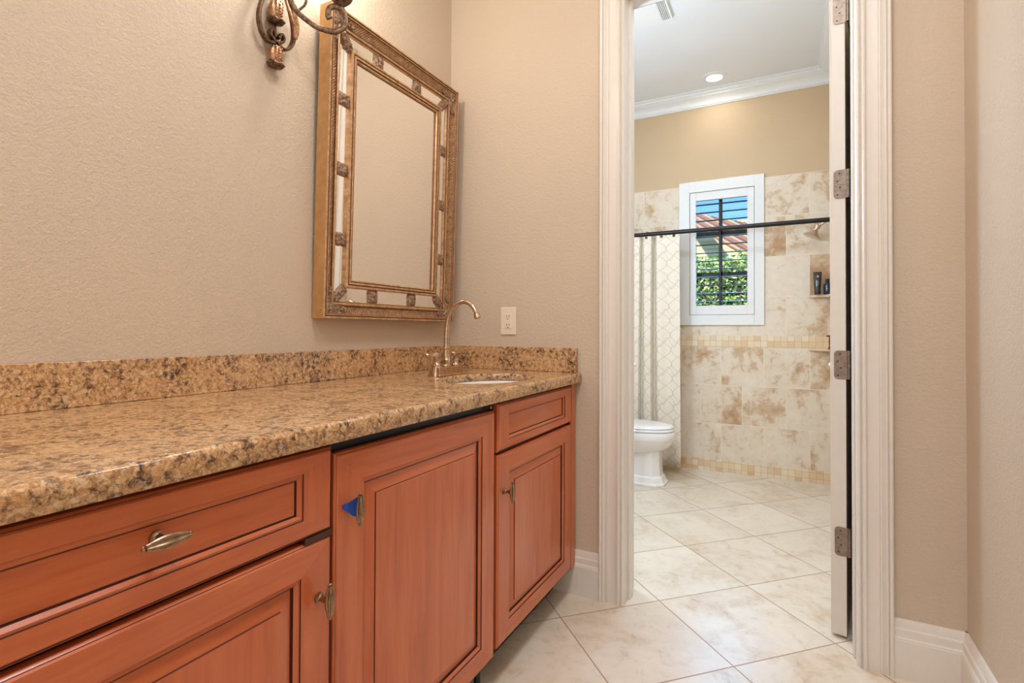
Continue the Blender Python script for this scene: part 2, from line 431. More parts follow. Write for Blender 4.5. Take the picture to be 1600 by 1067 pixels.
# ================================================================== THE SETTING
YB = 2.286      # bathroom window wall
XR = 1.901      # hall right wall
XB = 1.72       # bathroom right wall
HC = 3.04       # hall ceiling
BC = 2.97       # bathroom ceiling
JL, JR, JH = .847, 1.62, 2.455   # door opening
TH = .13
b = MB().box(-.1, 2.1, -4.3, 2.5, -.08, 0)
struct(b.build('floor', M['floor']), 'cream and tan porcelain tile floor laid on the diagonal', 'floor')
struct(MB().box(-.12, 0, -4.3, 0, 0, HC).build('wall_left', M['paint']), 'textured beige hall wall behind the vanity', 'wall')
b = MB().box(-.12, JL - .02, 0, TH, 0, HC); b.box(JR + .02, XR + .12, 0, TH, 0, HC); b.box(JL - .02, JR + .02, 0, TH, JH + .02, HC)
struct(b.build('wall_end', M['paint']), 'beige wall with the doorway to the bathroom', 'wall')
struct(MB().box(XR, XR + .12, -4.3, 0, 0, HC).build('wall_right', M['paint']), 'beige hall wall at the right edge', 'wall')
struct(MB().box(-.12, XR + .12, -4.42, -4.3, 0, HC).build('wall_back', M['paint']), 'beige hall wall behind the viewer', 'wall')
struct(MB().box(-.12, XR + .12, -4.42, TH, HC, HC + .1).build('ceiling', M['ceiling']), 'white hall ceiling', 'ceiling')
struct(MB().box(-.12, 0, TH, YB + .16, 0, BC).build('wall_bath_left', M['bath_paint']), 'tan bathroom wall behind the toilet', 'wall')
struct(MB().box(XB, XB + .12, TH, YB + .16, 0, BC).build('wall_bath_right', M['bath_paint']), 'tan bathroom wall behind the open door', 'wall')
struct(MB().box(-.12, XB + .12, TH, YB + .16, BC, BC + .1).build('ceiling_bath', M['ceiling']), 'white bathroom ceiling', 'ceiling')
WX0, WX1, WZ0, WZ1 = .735, 1.205, 1.214, 2.188     # window opening
b = MB()
for x0, x1, z0, z1 in ((-.12, WX0, 0, BC), (WX1, XB + .12, 0, BC), (WX0, WX1, 0, WZ0), (WX0, WX1, WZ1, BC)): b.box(x0, x1, YB, YB + .16, z0, z1)
struct(b.build('wall_window', M['bath_paint']), 'tan bathroom wall with the shuttered window', 'wall')
# stone tile cladding and mosaic bands on the window wall
b = MB(); ty = YB - .009
for x0, x1, z0, z1 in ((0, WX0, 1.054, 2.246), (WX1, XB, 1.054, 2.246), (WX0, WX1, 1.054, WZ0), (0, XB, .0905, .966)): b.box(x0, x1, ty, YB, z0, z1)
struct(b.build('wall_window_tile', M['wall_tile']), 'tan stone tiles in running bond around the shower window', 'wall tile')
b = MB().box(0, XB, ty - .001, YB, .966, 1.054); b.box(0, XB, ty - .002, YB, 0, .0905)
struct(b.build('trim_mosaic', M['mosaic']), 'two rows of small cream mosaic squares across the stone tile', 'mosaic band')

# door frame casings, jambs
def casing_profile(w, flip=1):
    # (distance from opening edge, thickness)
    p = [(0, 0), (0, .010), (.003, .016), (.007, .019), (.011, .016), (.013, .013), (.015, .020), (.020, .027), (.025, .026), (.029, .016), (.033, .0145), (w * .60, .0165), (w * .63, .017), (w * .65, .022),
         (w * .70, .0225), (w * .72, .0165), (w * .76, .0165), (w * .80, .021), (w * .86, .024), (w * .875, .021), (w * .90, .029), (w * .96, .032), (w, .029), (w, 0)]
    return p
def casing(name, x_open, sgn, w, z1, label):
    pts = [(x_open + sgn * d, -t, 0) for d, t in casing_profile(w)]
    return struct(MB().prism(pts, (0, 0, 0), (0, 0, z1)).build(name, M['trim'], smooth=25), label, 'door casing')
casing('trim_1', JL, -1, .098, JH + .1, 'fluted white casing on the left side of the doorway')
casing('trim_2', JR, 1, .096, JH + .1, 'fluted white casing on the right side of the doorway')
pts = [(0, -t, JH + d) for d, t in casing_profile(.098)]
struct(MB().prism(pts, (JL, 0, 0), (JR, 0, 0)).build('trim_3', M['trim'], smooth=25), 'white casing across the top of the doorway', 'door casing')
b = MB().box(JL - .02, JL, 0, TH, 0, JH); b.box(JL, JL + .011, .048, .088, 0, JH)
b.box(JR, JR + .02, 0, TH, 0, JH); b.box(JR - .006, JR, .03, .07, 0, JH)
b.box(JL - .02, JR + .02, 0, TH, JH, JH + .02); b.box(JL, JR, .048, .088, JH - .011, JH)
struct(b.build('trim_4', M['trim'], bevel=.002), 'white door jambs and stops lining the doorway', 'door jamb')
struct(MB().prism([(JL - d, TH + t, 0) for d, t in casing_profile(.098)], (0, 0, 0), (0, 0, JH + .1)).build('trim_8', M['trim'], smooth=25), 'white casing on the bathroom side of the doorway, left', 'door casing')
struct(MB().prism([(JR + .004 + d, TH + t * .5, 0) for d, t in casing_profile(.075)], (0, 0, 0), (0, 0, JH + .1)).build('trim_9', M['trim'], smooth=25), 'white casing on the bathroom side of the doorway, right', 'door casing')  # added so the gap beside the open door reads lighter
# baseboards
BP = [(0, 0), (.021, 0), (.021, .118), (.0195, .121), (.0195, .125), (.0155, .129), (.0145, .137), (.016, .147), (.0155, .152), (.012, .156), (.0105, .165), (.009, .175), (.006, .181), (0, .181)]
def base_x(name, x0, x1, y, label, s=-1):
    struct(MB().prism([(0, y + s * t, z) for t, z in BP], (x0, 0, 0), (x1, 0, 0)).build(name, M['trim'], smooth=25), label, 'baseboard')
def base_y(name, y0, y1, x, s, label):
    struct(MB().prism([(x + s * t, 0, z) for t, z in BP], (0, y0, 0), (0, y1, 0)).build(name, M['trim'], smooth=25), label, 'baseboard')
base_x('baseboard_end_left', .548, JL - .098, 0, 'short white baseboard between the cabinet and the doorway')
base_x('baseboard_end_right', JR + .096, XR, 0, 'short white baseboard between the doorway and the right wall')
base_y('baseboard_right', -4.3, 0, XR, -1, 'white baseboard along the right wall')
# bathroom crown moulding
CP = [(0, 0), (.008, 0), (.010, .006), (.017, .009), (.018, .016), (.014, .018), (.015, .024), (.022, .038), (.036, .052), (.054, .061), (.066, .064), (.067, .070), (.075, .073), (.084, .079), (.088, .087), (.084, .089), (.085, .093), (.096, .096), (.098, .105), (0, .105)]
z0 = BC - .105
struct(MB().prism([(0, YB - t, z0 + h) for t, h in CP], (0, 0, 0), (XB, 0, 0)).build('trim_5', M['casing_white'], smooth=25), 'white crown moulding above the window wall', 'crown moulding')
struct(MB().prism([(XB - t, 0, z0 + h) for t, h in CP], (0, TH, 0), (0, YB, 0)).build('trim_6', M['casing_white'], smooth=25), 'white crown moulding above the bathroom door wall side', 'crown moulding')
struct(MB().prism([(t, 0, z0 + h) for t, h in CP], (0, TH, 0), (0, YB, 0)).build('trim_7', M['casing_white'], smooth=25), 'white crown moulding above the toilet wall', 'crown moulding')

# window: casing, dark frame with muntins, pane
wroot = bpy.data.objects.new('window_1', None); C.objects.link(wroot); wroot.location = (.97, YB, WZ0)
wroot['kind'] = 'structure'; wroot['label'] = 'narrow bathroom window in a flat white casing above the mosaic band'; wroot['category'] = 'window'
b = MB(); c0, c1, e0, e1 = .655, 1.271, 1.136, 2.272; yf = YB - .026
for x0, x1, z0, z1 in ((c0, WX0, e0, e1), (WX1, c1, e0, e1), (WX0, WX1, e0, WZ0), (WX0, WX1, WZ1, e1)): b.box(x0, x1, yf, YB - .0, z0, z1)
b.build('window_casing', M['casing_white'], wroot, bevel=.002)
b = MB()
for x0, x1, z0, z1 in ((WX0, WX0 + .03, WZ0, WZ1), (WX1 - .03, WX1, WZ0, WZ1), (WX0, WX1, WZ0, WZ0 + .03), (WX0, WX1, WZ1 - .03, WZ1)): b.box(x0, x1, YB + .09, YB + .14, z0, z1)
b.build('window_frame', M['bronze_frame'], wroot)
for z in (1.540, 1.872): MB().box(WX0 + .03, WX1 - .03, YB + .10, YB + .125, z - .017, z + .017).build('muntin', M['bronze_frame'], wroot)
MB().box(.940, .966, YB + .10, YB + .125, WZ0 + .03, WZ1 - .03).build('muntin', M['bronze_frame'], wroot)
MB().box(WX0 + .03, WX1 - .03, YB + .110, YB + .115, WZ0 + .03, WZ1 - .03).build('pane', M['glass'], wroot)

# shutter (a hinged panel with louvers and a tilt rod)
sh = thing('plantation_shutter', 'white framed shutter with open louvers toned dark against the light in the bathroom window', 'shutter', (.97, YB, WZ0 + .003))
q0, q1, q2, q3 = WX0 + .003, WX1 - .003, WZ0 + .003, WZ1 - .003; s0, s1, s2, s3 = .784, 1.154, 1.288, 2.120
ya, yb_ = YB - .018, YB + .012
MB().box(q0, s0, ya, yb_, q2, q3).build('stile', M['casing_white'], sh, bevel=.002)
MB().box(s1, q1, ya, yb_, q2, q3).build('stile', M['casing_white'], sh, bevel=.002)
MB().box(s0, s1, ya, yb_, q2, s2).build('rail', M['casing_white'], sh, bevel=.002)
MB().box(s0, s1, ya, yb_, s3, q3).build('rail', M['casing_white'], sh, bevel=.002)
nl = 13
for k in range(nl):
    z = s2 + .032 + k * .0638
    pr = []
    for t in range(12):
        a = 2 * PI * t / 12; pr.append((0, YB - .003 + .029 * math.cos(a), .0042 * math.sin(a)))
    # near level, tilted a touch
    rot = Matrix.Rotation(math.radians(5), 3, 'X'); c = Vector((0, YB - .003, 0))
    pr = [rot @ (Vector(p) - c) + c for p in pr]
    MB().prism(pr, (s0 - .001, 0, z), (s1 + .001, 0, z)).build('louver', M['louver'], sh, smooth=30)
MB().box(.958, .970, YB - .047, YB - .037, s2 + .02, s3 - .03).build('tilt_rod', M['bronze_frame'], sh, bevel=.002)

# ================================================================== panelled fronts
def nested_panel(b, x, y0, y1, z0, z1, t, prof, sx=1):
    """front facing +x whose face sits at x; prof rows: (inset_y, inset_z, depth, material index or 'g') ; rails level grain 1, stiles upright grain 0, glaze 2"""
    rings = []
    for iy, iz, d, mi in prof:
        rings.append(([(x + d, y0 + iy, z0 + iz), (x + d, y1 - iy, z0 + iz), (x + d, y1 - iy, z1 - iz), (x + d, y0 + iy, z1 - iz)], mi))
    back = [(x - t, y0, z0), (x - t, y1, z0), (x - t, y1, z1), (x - t, y0, z1)]
    allr = [(back, 'w')] + rings
    vs = [q for r, _ in allr for q in r]; fs = []; ms = []
    for k in range(len(allr) - 1):
        mi = allr[k + 1][1]
        for i in range(4):
            j = (i + 1) % 4; fs.append((4 * k + i, 4 * k + j, 4 * k + 4 + j, 4 * k + 4 + i))
            ms.append(2 if mi == 'g' else (1 if i in (0, 2) else 0))
    n = 4 * (len(allr) - 1); fs.append((n, n + 1, n + 2, n + 3)); ms.append(1 if prof[-1][3] == 'h' else 0)
    fs.append((3, 2, 1, 0)); ms.append(0)
    b.add(vs, fs, ms)
def raised_door(y0, y1, z0, z1, x, sw=.072, rw=.058):
    b = MB()
    nested_panel(b, x, y0, y1, z0, z1, .02, [
        (0, 0, -.006, 'w'), (.003, .003, -.002, 'w'), (.0045, .0045, -.0025, 'g'), (.007, .007, 0, 'w'), (.008, .008, 0, 'w'),
        (sw, rw, 0, 'w'), (sw + .001, rw + .001, -.0025, 'g'), (sw + .005, rw + .005, -.002, 'w'), (sw + .011, rw + .011, -.007, 'w'),
        (sw + .012, rw + .012, -.011, 'g'), (sw + .015, rw + .015, -.011, 'g'), (sw + .016, rw + .016, -.0105, 'w'), (sw + .040, rw + .040, -.0045, 'w'), (sw + .041, rw + .041, -.002, 'g'),
        (sw + .043, rw + .043, -.0015, 'w')])
    return b
def drawer_front(y0, y1, z0, z1, x, sw=.068, rw=.030):
    b = MB()
    nested_panel(b, x, y0, y1, z0, z1, .02, [
        (0, 0, -.006, 'w'), (.003, .003, -.002, 'w'), (.0045, .0045, -.0025, 'g'), (.007, .007, 0, 'w'), (.008, .008, 0, 'w'),
        (sw, rw, 0, 'w'), (sw + .001, rw + .001, -.0025, 'g'), (sw + .005, rw + .005, -.002, 'w'), (sw + .010, rw + .010, -.007, 'w'),
        (sw + .0105, rw + .0105, -.010, 'g'), (sw + .0125, rw + .0125, -.010, 'g'), (sw + .013, rw + .013, -.0095, 'h')])
    return b
WOODS = [M['wood_v'], M['wood_h'], M['glaze']]
def handle(parent, pos, axis):
    """cigar-shaped fluted pull on a round rosette post"""
    p = Vector(pos); ax = Vector(axis)
    b = MB()
    b.lathe([(.0, 0), (.0095, 0), (.0102, .0015), (.0095, .004), (.006, .0055), (.0052, .008), (.0052, .016), (.0068, .020), (.0068, .024)], 20, (1, 0, 0), p)
    c = p + Vector((.030, 0, 0))
    L = .0335
    prof = [(.0008, -L), (.0026, -L + .0006), (.0034, -L + .0022), (.0026, -L + .0042), (.0022, -L + .0048), (.0044, -L + .0054), (.0046, -L + .0074)]
    for k in range(13):
        h = -L + .0080 + (2 * L - .016) * k / 12; s = h / (L - .008)
        prof.append((.0046 + .0044 * (1 - s * s), h))
    prof += [(r, -h) for r, h in [(.0046, -L + .0074), (.0044, -L + .0054), (.0022, -L + .0048), (.0026, -L + .0042), (.0034, -L + .0022), (.0026, -L + .0006), (.0008, -L)]]
    b.lathe(prof, 48, ax, c, flute=.09, fl_n=12)
    return b.build('handle', M['brass'], parent, smooth=50)

FX = .645   # door faces
# left vanity cabinet
vc = thing('vanity_cabinet', 'red-brown wooden base cabinet nearest the viewer, wide drawer over a raised-panel door', 'cabinet', (.3, -1.64, 0))
b = MB().box(.01, FX - .024, -1.962, -1.312, .10, .872)
b.box(.01, .545, -1.962, -1.312, 0, .10, 0)
b.build('body', M['dark'], vc)
b = drawer_front(-1.957, -1.3195, .7065, .8635, FX, .068, .036); dr = b.build('drawer', WOODS, vc)
b = raised_door(-1.957, -1.3195, .118, .6975, FX); dd = b.build('door', WOODS, vc)
def sub(o, parent):
    o.parent = parent; o.matrix_parent_inverse = Matrix.Translation(-(Vector(parent.parent.location) if parent.parent else Vector()))
    return o
def child(parent):   # a stand-in with the location used by build() for sub-parts of meshes whose origin is the world origin
    return parent
h = handle(None, (FX - .0095, -1.632, .797), (0, 1, 0)); h.parent = dr
h = handle(None, (FX, -1.352, .589), (0, 0, 1)); h.parent = dd

MB().box(FX - .022, FX + .0006, -1.384, -1.3225, .6965, .7075).build('dark_strip', M['glaze'], vc)  # dark strip filling the widened gap below the drawer
# panelled undercounter appliance in the middle
fr = thing('undercounter_refrigerator', 'black undercounter appliance behind a tall red-brown raised panel, middle of the counter run', 'refrigerator', (.3, -1.0, 0))
MB().box(.04, FX - .028, -1.307, -.6815, .100, .866).build('body', M['black'], fr, bevel=.004)
b = raised_door(-1.3125, -.6885, .112, .847, FX, .074, .064); pn = b.build('door', WOODS, fr)
h = handle(None, (FX, -1.277, .735), (0, 0, 1)); h.parent = pn
MB().box(FX - .03, FX - .012, -.699, -.689, .853, .862).build('hinge_tab', M['nickel'], fr)
for y in (-1.28, -.705): MB().lathe([(.016, 0), (.019, .003), (.019, .012), (.010, .016), (.010, .101)], 16, (0, 0, 1), (.595, y, 0)).build('foot', M['black'], fr, smooth=True)
# blue tape folded over the handle
tp = MB(); tz = .738
tp.loft([[(FX + .0005, -1.296, tz + .006), (FX + .0005, -1.2945, tz + .0065), (FX + .0005, -1.2945, tz - .002), (FX + .0005, -1.296, tz - .001)],
         [(FX + .009, -1.288, tz + .010), (FX + .009, -1.2865, tz + .010), (FX + .009, -1.2865, tz - .009), (FX + .009, -1.288, tz - .009)],
         [(FX + .020, -1.286, tz + .017), (FX + .020, -1.2845, tz + .017), (FX + .020, -1.2845, tz - .015), (FX + .020, -1.286, tz - .015)],
         [(FX + .030, -1.2875, tz + .024), (FX + .030, -1.286, tz + .024), (FX + .030, -1.286, tz - .013), (FX + .030, -1.2875, tz - .013)]])
t = tp.build('tape', M['tape'], None); t.parent = pn; t['label'] = 'scrap of blue tape behind the handle'

# sink cabinet on the right
sc = thing('sink_cabinet', 'red-brown wooden sink cabinet beside the doorway wall, false drawer over a raised-panel door', 'cabinet', (.3, -.34, 0))
b = MB().box(.01, .025, -.678, -.014, 0, .872); b.box(.025, FX - .024, -.678, -.660, .10, .872); b.box(.025, FX - .024, -.032, -.014, .10, .872); b.box(.025, FX - .024, -.66, -.032, .10, .118)
b.box(FX - .044, FX - .024, -.66, -.032, .118, .160); b.box(FX - .044, FX - .024, -.66, -.032, .690, .730); b.box(FX - .0335, FX - .024, -.66, -.032, .845, .870); b.box(.525, .545, -.678, -.014, 0, .10); b.build('body', M['dark'], sc)
drawer_front(-.6695, -.064, .7165, .8635, FX, .068, .030).build('drawer', WOODS, sc)
sd = raised_door(-.6695, -.064, .124, .7075, FX).build('door', WOODS, sc)
h = handle(None, (FX, -.632, .592), (0, 0, 1)); h.parent = sd
MB().box(FX - .024, FX - .002, -.0585, -.0145, .118, .872).build('filler_strip', M['wood_v'], sc, bevel=.002)
MB().box(FX - .026, FX - .010, -.066, -.058, .700, .724).build('dark_strip', M['black'], sc)

# granite worktop with an oval sink cut-out
CX, CY, RX, RY = .452, -.405, .160, .218
def countertop():
    D, z0, z1 = .665, .8745, .914
    bm = bmesh.new(); N = 64
    # top ring: rectangle boundary points matched to ellipse angles
    y0, y1, x0, x1 = -2.55, -.0015, .0, D
    def rect_pt(a):
        dx, dy = math.cos(a), math.sin(a); ts = []
        if dx > 1e-9: ts.append((x1 - CX) / dx)
        if dx < -1e-9: ts.append((x0 - CX) / dx)
        if dy > 1e-9: ts.append((y1 - CY) / dy)
        if dy < -1e-9: ts.append((y0 - CY) / dy)
        t = min(ts); return (CX + dx * t, CY + dy * t)
    angs = sorted([2 * PI * i / N for i in range(N)] + [math.atan2(cy - CY, cx - CX) % (2 * PI) for cx in (x0, x1) for cy in (y0, y1)])
    n = len(angs)
    prof = [(-.002, z0), (0, z0 + .002), (0, z1 - .010), (-.0008, z1 - .006), (-.003, z1 - .003), (-.006, z1 - .0008), (-.010, z1)]
    rings = []
    for inset, z in prof:
        ring = []
        for a in angs:
            x, y = rect_pt(a)
            x = min(x, x1 + inset)
            ring.append(bm.verts.new((x, y, z)))
        rings.append(ring)
    for z in (z1, .886):
        rings.append([bm.verts.new((CX + RX * math.cos(a), CY + RY * math.sin(a), z)) for a in angs])
    for r0, r1 in zip(rings, rings[1:]):
        for i in range(n): bm.faces.new((r0[i], r0[(i + 1) % n], r1[(i + 1) % n], r1[i]))
    r0, r1 = rings[-1], rings[0]
    for i in range(n): bm.faces.new((r0[i], r0[(i + 1) % n], r1[(i + 1) % n], r1[i]))
    bmesh.ops.recalc_face_normals(bm, faces=bm.faces)
    me = bpy.data.meshes.new('countertop'); bm.to_mesh(me); bm.free(); me.materials.append(M['granite'])
    for p in me.polygons: p.use_smooth = abs(p.normal.z) < .985
    o = bpy.data.objects.new('countertop', me); C.objects.link(o); return o
tag(countertop(), 'long polished gold and brown granite worktop on the cabinets', 'countertop')
tag(MB().box(.0005, .021, -2.55, -.0015, .9145, 1.016).build('backsplash', M['granite'], bevel=.0015), 'long granite backsplash strip on the left wall under the mirror', 'backsplash')
tag(MB().box(.022, .648, -.0215, -.0015, .9145, 1.016).build('backsplash', M['granite'], bevel=.0015), 'short granite backsplash strip on the doorway wall under the outlet', 'backsplash')
# undermount sink
b = MB(); rings = []
for r, z in ((1.045, .8835), (1.025, .8842), (1.008, .8845), (1.0, .880), (.99, .86), (.98, .82), (.90, .77), (.70, .735), (.4, .725), (.14, .722)):
    rings.append([(CX + RX * r * math.cos(2 * PI * i / 48), CY + RY * r * math.sin(2 * PI * i / 48), z) for i in range(48)])
for r, z in ((.14, .712), (.45, .715), (.74, .724), (.94, .762), (1.02, .818), (1.035, .87), (1.045, .8835)):
    rings.append([(CX + RX * r * math.cos(2 * PI * i / 48), CY + RY * r * math.sin(2 * PI * i / 48), z) for i in range(48)])
sk = thing('sink', 'white oval undermount bowl sunk in the granite in front of the faucet', 'sink', (CX, CY, .712))
b.loft(rings, caps=False).build('basin', M['ceramic'], sk, smooth=True)
MB().lathe([(0.001, .7105), (.019, .7105), (.021, .7235), (.012, .7245), (.011, .7215), (.001, .7215)], 24, (0, 0, 1), (CX, CY, 0)).build('drain', M['nickel'], sk, smooth=True)

# faucet
FXc, FYc = .252, -.384
fa = thing('faucet', 'bronze two-lever bar faucet with a tall gooseneck spout, at the back of the sink', 'faucet', (FXc, FYc, .914))
b = MB(); ww, wd = .083, .027
b.loft([[(FXc - wd * k, FYc - ww * k2, z), (FXc + wd * k, FYc - ww * k2, z), (FXc + wd * k, FYc + ww * k2, z), (FXc - wd * k, FYc + ww * k2, z)] for k, k2, z in
        ((1, 1, .9142), (1, 1, .918), (.93, .97, .922), (.86, .935, .946), (.80, .92, .949))])
b.build('base', M['pewter'], fa, bevel=.0015)
path = [(FXc, FYc, .949)] + spline([(FXc, FYc, 1.02), (FXc + .001, FYc, 1.08), (FXc + .006, FYc, 1.125), (FXc + .022, FYc, 1.162), (FXc + .048, FYc, 1.188), (FXc + .080, FYc, 1.197), (FXc + .110, FYc, 1.186), (FXc + .130, FYc, 1.163), (FXc + .138, FYc, 1.143)], 5)
b = MB().tube(path, [.0125 - .0045 * min(1, k / 18) for k in range(len(path))], 16)
b.build('spout', M['pewter'], fa, smooth=True)
e = Vector(path[-1]); d = (e - Vector(path[-2])).normalized()
MB().lathe([(.008, -.012), (.0105, -.010), (.0105, -.004), (.0125, .004), (.0125, .008), (.009, .010)], 20, d, e).build('aerator', M['pewter'], fa, smooth=True)
MB().lathe([(.0185, 0), (.0185, .004), (.0145, .008), (.0155, .018), (.0175, .024), (.0185, .026), (.0175, .028), (.0155, .034), (.0125, .060), (.0125, .066), (.0165, .069), (.0165, .071), (.0125, .073), (.0115, .082)], 24, (0, 0, 1), (FXc, FYc, .949)).build('collar', M['pewter'], fa, smooth=True)
for sgn in (-1, 1):
    y = FYc + sgn * .063
    b = MB().lathe([(.024, .914), (.024, .917), (.020, .936), (.0165, .952), (.0155, .956), (.0165, .958), (.0125, .963), (.0115, .970), (.0145, .974), (.0145, .977), (.010, .980), (.0105, .986), (.006, .990), (.0045, .994)], 24, (0, 0, 1), (FXc, y, 0)) if sgn < 0 else \
        MB().lathe([(.0165, .949), (.0165, .953), (.0125, .957), (.0115, .968), (.0145, .972), (.0145, .976), (.010, .980), (.0105, .986), (.006, .990), (.0045, .994)], 24, (0, 0, 1), (FXc, y, 0))
    b.build('handle_stem', M['pewter'], fa, smooth=True)
    hb = MB()
    d = Vector((-.12 if sgn > 0 else -.05, sgn * 1.0, -.02)).normalized(); o = Vector((FXc, y + (.0 if sgn < 0 else -.004), .996))
    hb.lathe([(.003, -.022), (.0085, -.018), (.010, -.012), (.009, -.006), (.0105, .0), (.0115, .006), (.010, .014), (.007, .022), (.0058, .034), (.006, .046), (.0085, .053), (.0085, .058), (.004, .062)], 18, d, o)
    hb.build('lever', M['pewter'], fa, smooth=True)

# electrical outlet
ot = thing('electrical_outlet', 'ivory double outlet plate on the beige wall right of the faucet', 'outlet', (.319, 0, 1.131))
MB().box(.280, .358, -.0065, -.0005, 1.0695, 1.192).build('wall_plate', M['plastic'], ot, bevel=.003)
MB().box(.3020, .3360, -.0085, -.006, 1.0975, 1.1645).build('receptacle', M['plastic'], ot, bevel=.001)
for z in (1.146, 1.108):
    for dx in (-.0062, .0062): MB().box(.319 + dx - .0011, .319 + dx + .0011, -.0089, -.0083, z + .001, z + .010).build('slot', M['slot'], ot)
    MB().lathe([(.0001, 0), (.0026, 0), (.0026, .0008), (.0001, .0008)], 12, (0, -1, 0), (.319, -.0083, z - .006)).build('slot', M['slot'], ot)
for z in (1.1775, 1.0835): MB().lathe([(.0001, 0), (.0028, 0), (.0026, .001), (.0001, .0012)], 12, (0, -1, 0), (.319, -.0064, z)).build('screw', M['plastic'], ot)

# ================================================================== mirror (built upright in local y,z with depth x, then tilted)
mr = thing('wall_mirror', 'large gilt framed mirror with inner mirrored border, hung above the counter', 'mirror', (.0, -.437, 1.128))
mr.rotation_euler = (0, math.radians(1.45), 0)
HW, HH, DP = .378, 1.058, .056
def rect_ring(prof, mats_idx, b):
    rings = []
    for ins, d in prof: rings.append([(d, -HW + ins, ins), (d, HW - ins, ins), (d, HW - ins, HH - ins), (d, -HW + ins, HH - ins)])
    vs = [q for r in rings for q in r]; fs = []; ms = []
    for k in range(len(rings) - 1):
        for i in range(4):
            j = (i + 1) % 4; fs.append((4 * k + i, 4 * k + j, 4 * k + 4 + j, 4 * k + 4 + i)); ms.append(mats_idx[k])
    b.add(vs, fs, ms)
def mpart(b, name, mats, **kw):
    o = b.build(name, mats, None, **kw); o.parent = mr; return o
b = MB()
rect_ring([(.0, .004), (.0, DP), (.001, DP + .002), (.004, DP + .003), (.007, DP + .002), (.0085, DP - .003), (.0105, DP - .003), (.012, DP + .001), (.015, DP + .001), (.017, DP - .004), (.020, DP - .007), (.030, DP - .013), (.042, DP - .017), (.0435, DP - .021), (.0455, DP - .021), (.047, DP - .014), (.0515, DP - .012), (.056, DP - .014), (.0575, DP - .019), (.0595, DP - .019), (.061, DP - .020), (.062, DP - .022), (.062, .030)],
          [0, 1, 1, 1, 3, 3, 3, 1, 3, 2, 2, 2, 3, 3, 3, 1, 1, 3, 3, 1, 1, 1], b)
mpart(b, 'outer_frame', [M['gold_side'], M['gold'], M['gold_hatch'], M['gold_dark']])
b = MB()
rect_ring([(.110, .030), (.110, .041), (.112, .045), (.1155, .046), (.119, .045), (.1205, .040), (.122, .040), (.1235, .045), (.127, .046), (.1305, .045), (.132, .039), (.1335, .039), (.135, .042), (.138, .041), (.1405, .036), (.141, .030)], [1, 1, 1, 1, 3, 3, 3, 1, 1, 3, 3, 3, 1, 1, 3], b)
mpart(b, 'inner_frame', [M['gold'], M['gold'], M['gold'], M['gold_dark']])
b = MB().box(.026, .031, -HW + .139, HW - .139, .139, HH - .139); mpart(b, 'glass', M['mirror'])
b = MB()
for y0, y1, z0, z1 in ((-HW + .058, -HW + .114, .058, HH - .058), (HW - .114, HW - .058, .058, HH - .058), (-HW + .114, HW - .114, .058, .114), (-HW + .114, HW - .114, HH - .114, HH - .058)): b.box(.026, .031, y0, y1, z0, z1)
mpart(b, 'mirrored_border', M['mirror'])
MB().box(.003, .026, -HW + .03, HW - .03, .03, HH - .03).build('backing_board', M['dark'], None).parent = mr
def lump(cy, cz, w, h, ang, hgt, n=18, base=.030):
    """carved ornament: noisy pillow, w along its own axis, h across"""
    b = MB(); g = []; ca, sa = math.cos(ang), math.sin(ang); off = random.random() * 50
    for i in range(n + 1):
        for j in range(n + 1):
            a = i / n * 2 - 1; c = j / n * 2 - 1
            wob = 1 + .10 * noise.noise(Vector((a * 4, c * 4, off + 9)))
            yy, zz = a * w / 2 * wob, c * h / 2 * wob
            e = (1 - abs(a) ** 4) * (1 - abs(c) ** 4)
            nz = noise.noise(Vector((yy * 120, zz * 120, off))) + .6 * noise.noise(Vector((yy * 260, zz * 260, off)))
            d = base + hgt * e * (.78 + .34 * nz)
            if i in (0, n) or j in (0, n): d = base
            g.append((d, cy + yy * ca - zz * sa, cz + yy * sa + zz * ca))
    fs = [(i * (n + 1) + j, (i + 1) * (n + 1) + j, (i + 1) * (n + 1) + j + 1, i * (n + 1) + j + 1) for i in range(n) for j in range(n)]
    return b.add(g, fs)
def bracket(cy, cz, w, h, ang, hgt=.016, base=.030):
    mpart(lump(cy, cz, w, h, ang, hgt, base=base), 'bracket', M['ornate'], smooth=60)
for z in (.268, .512, .756):
    bracket(-HW + .086, z + .01, .056, .050, 0); bracket(HW - .086, z + .01, .056, .050, 0)
for y in (-.124, .106):
    bracket(y, .086, .056, .056, PI / 2); bracket(y, HH - .086, .056, .056, PI / 2)
for sy in (-1, 1):
    for zc, sz in ((0, 1), (HH, -1)):
        cy = sy * (HW - .084); cz = zc + sz * .084
        bracket(cy, cz, .088, .040, math.atan2(sz, -sy), .020)
        # leaf scrolls at the outer corner
        b = lump(sy * (HW - .030), zc + sz * .030, .052, .044, math.atan2(sz, -sy), .012, base=DP - .012)
        b2 = lump(sy * (HW - .030), zc + sz * .070, .034, .052, 0, .009, base=DP - .017); b.add(b2.v, b2.f)
        b2 = lump(sy * (HW - .070), zc + sz * .030, .052, .034, 0, .009, base=DP - .017); b.add(b2.v, b2.f)
        for axis in (0, 1):
            sp = []
            for k in range(26):
                t = k / 25; a = t * 3.6 * PI; r = .012 * (1 - .8 * t)
                c0, c1 = (.030, .098) if axis else (.098, .030)
                sp.append((DP - .009 + .003 * t, sy * (HW - c0) + sy * r * math.cos(a), zc + sz * c1 + sz * r * math.sin(a)))
            b.tube(sp, [.0038 * (1 - .5 * k / 25) for k in range(26)], 8)
        mpart(b, 'corner_ornament', M['ornate'], smooth=60)

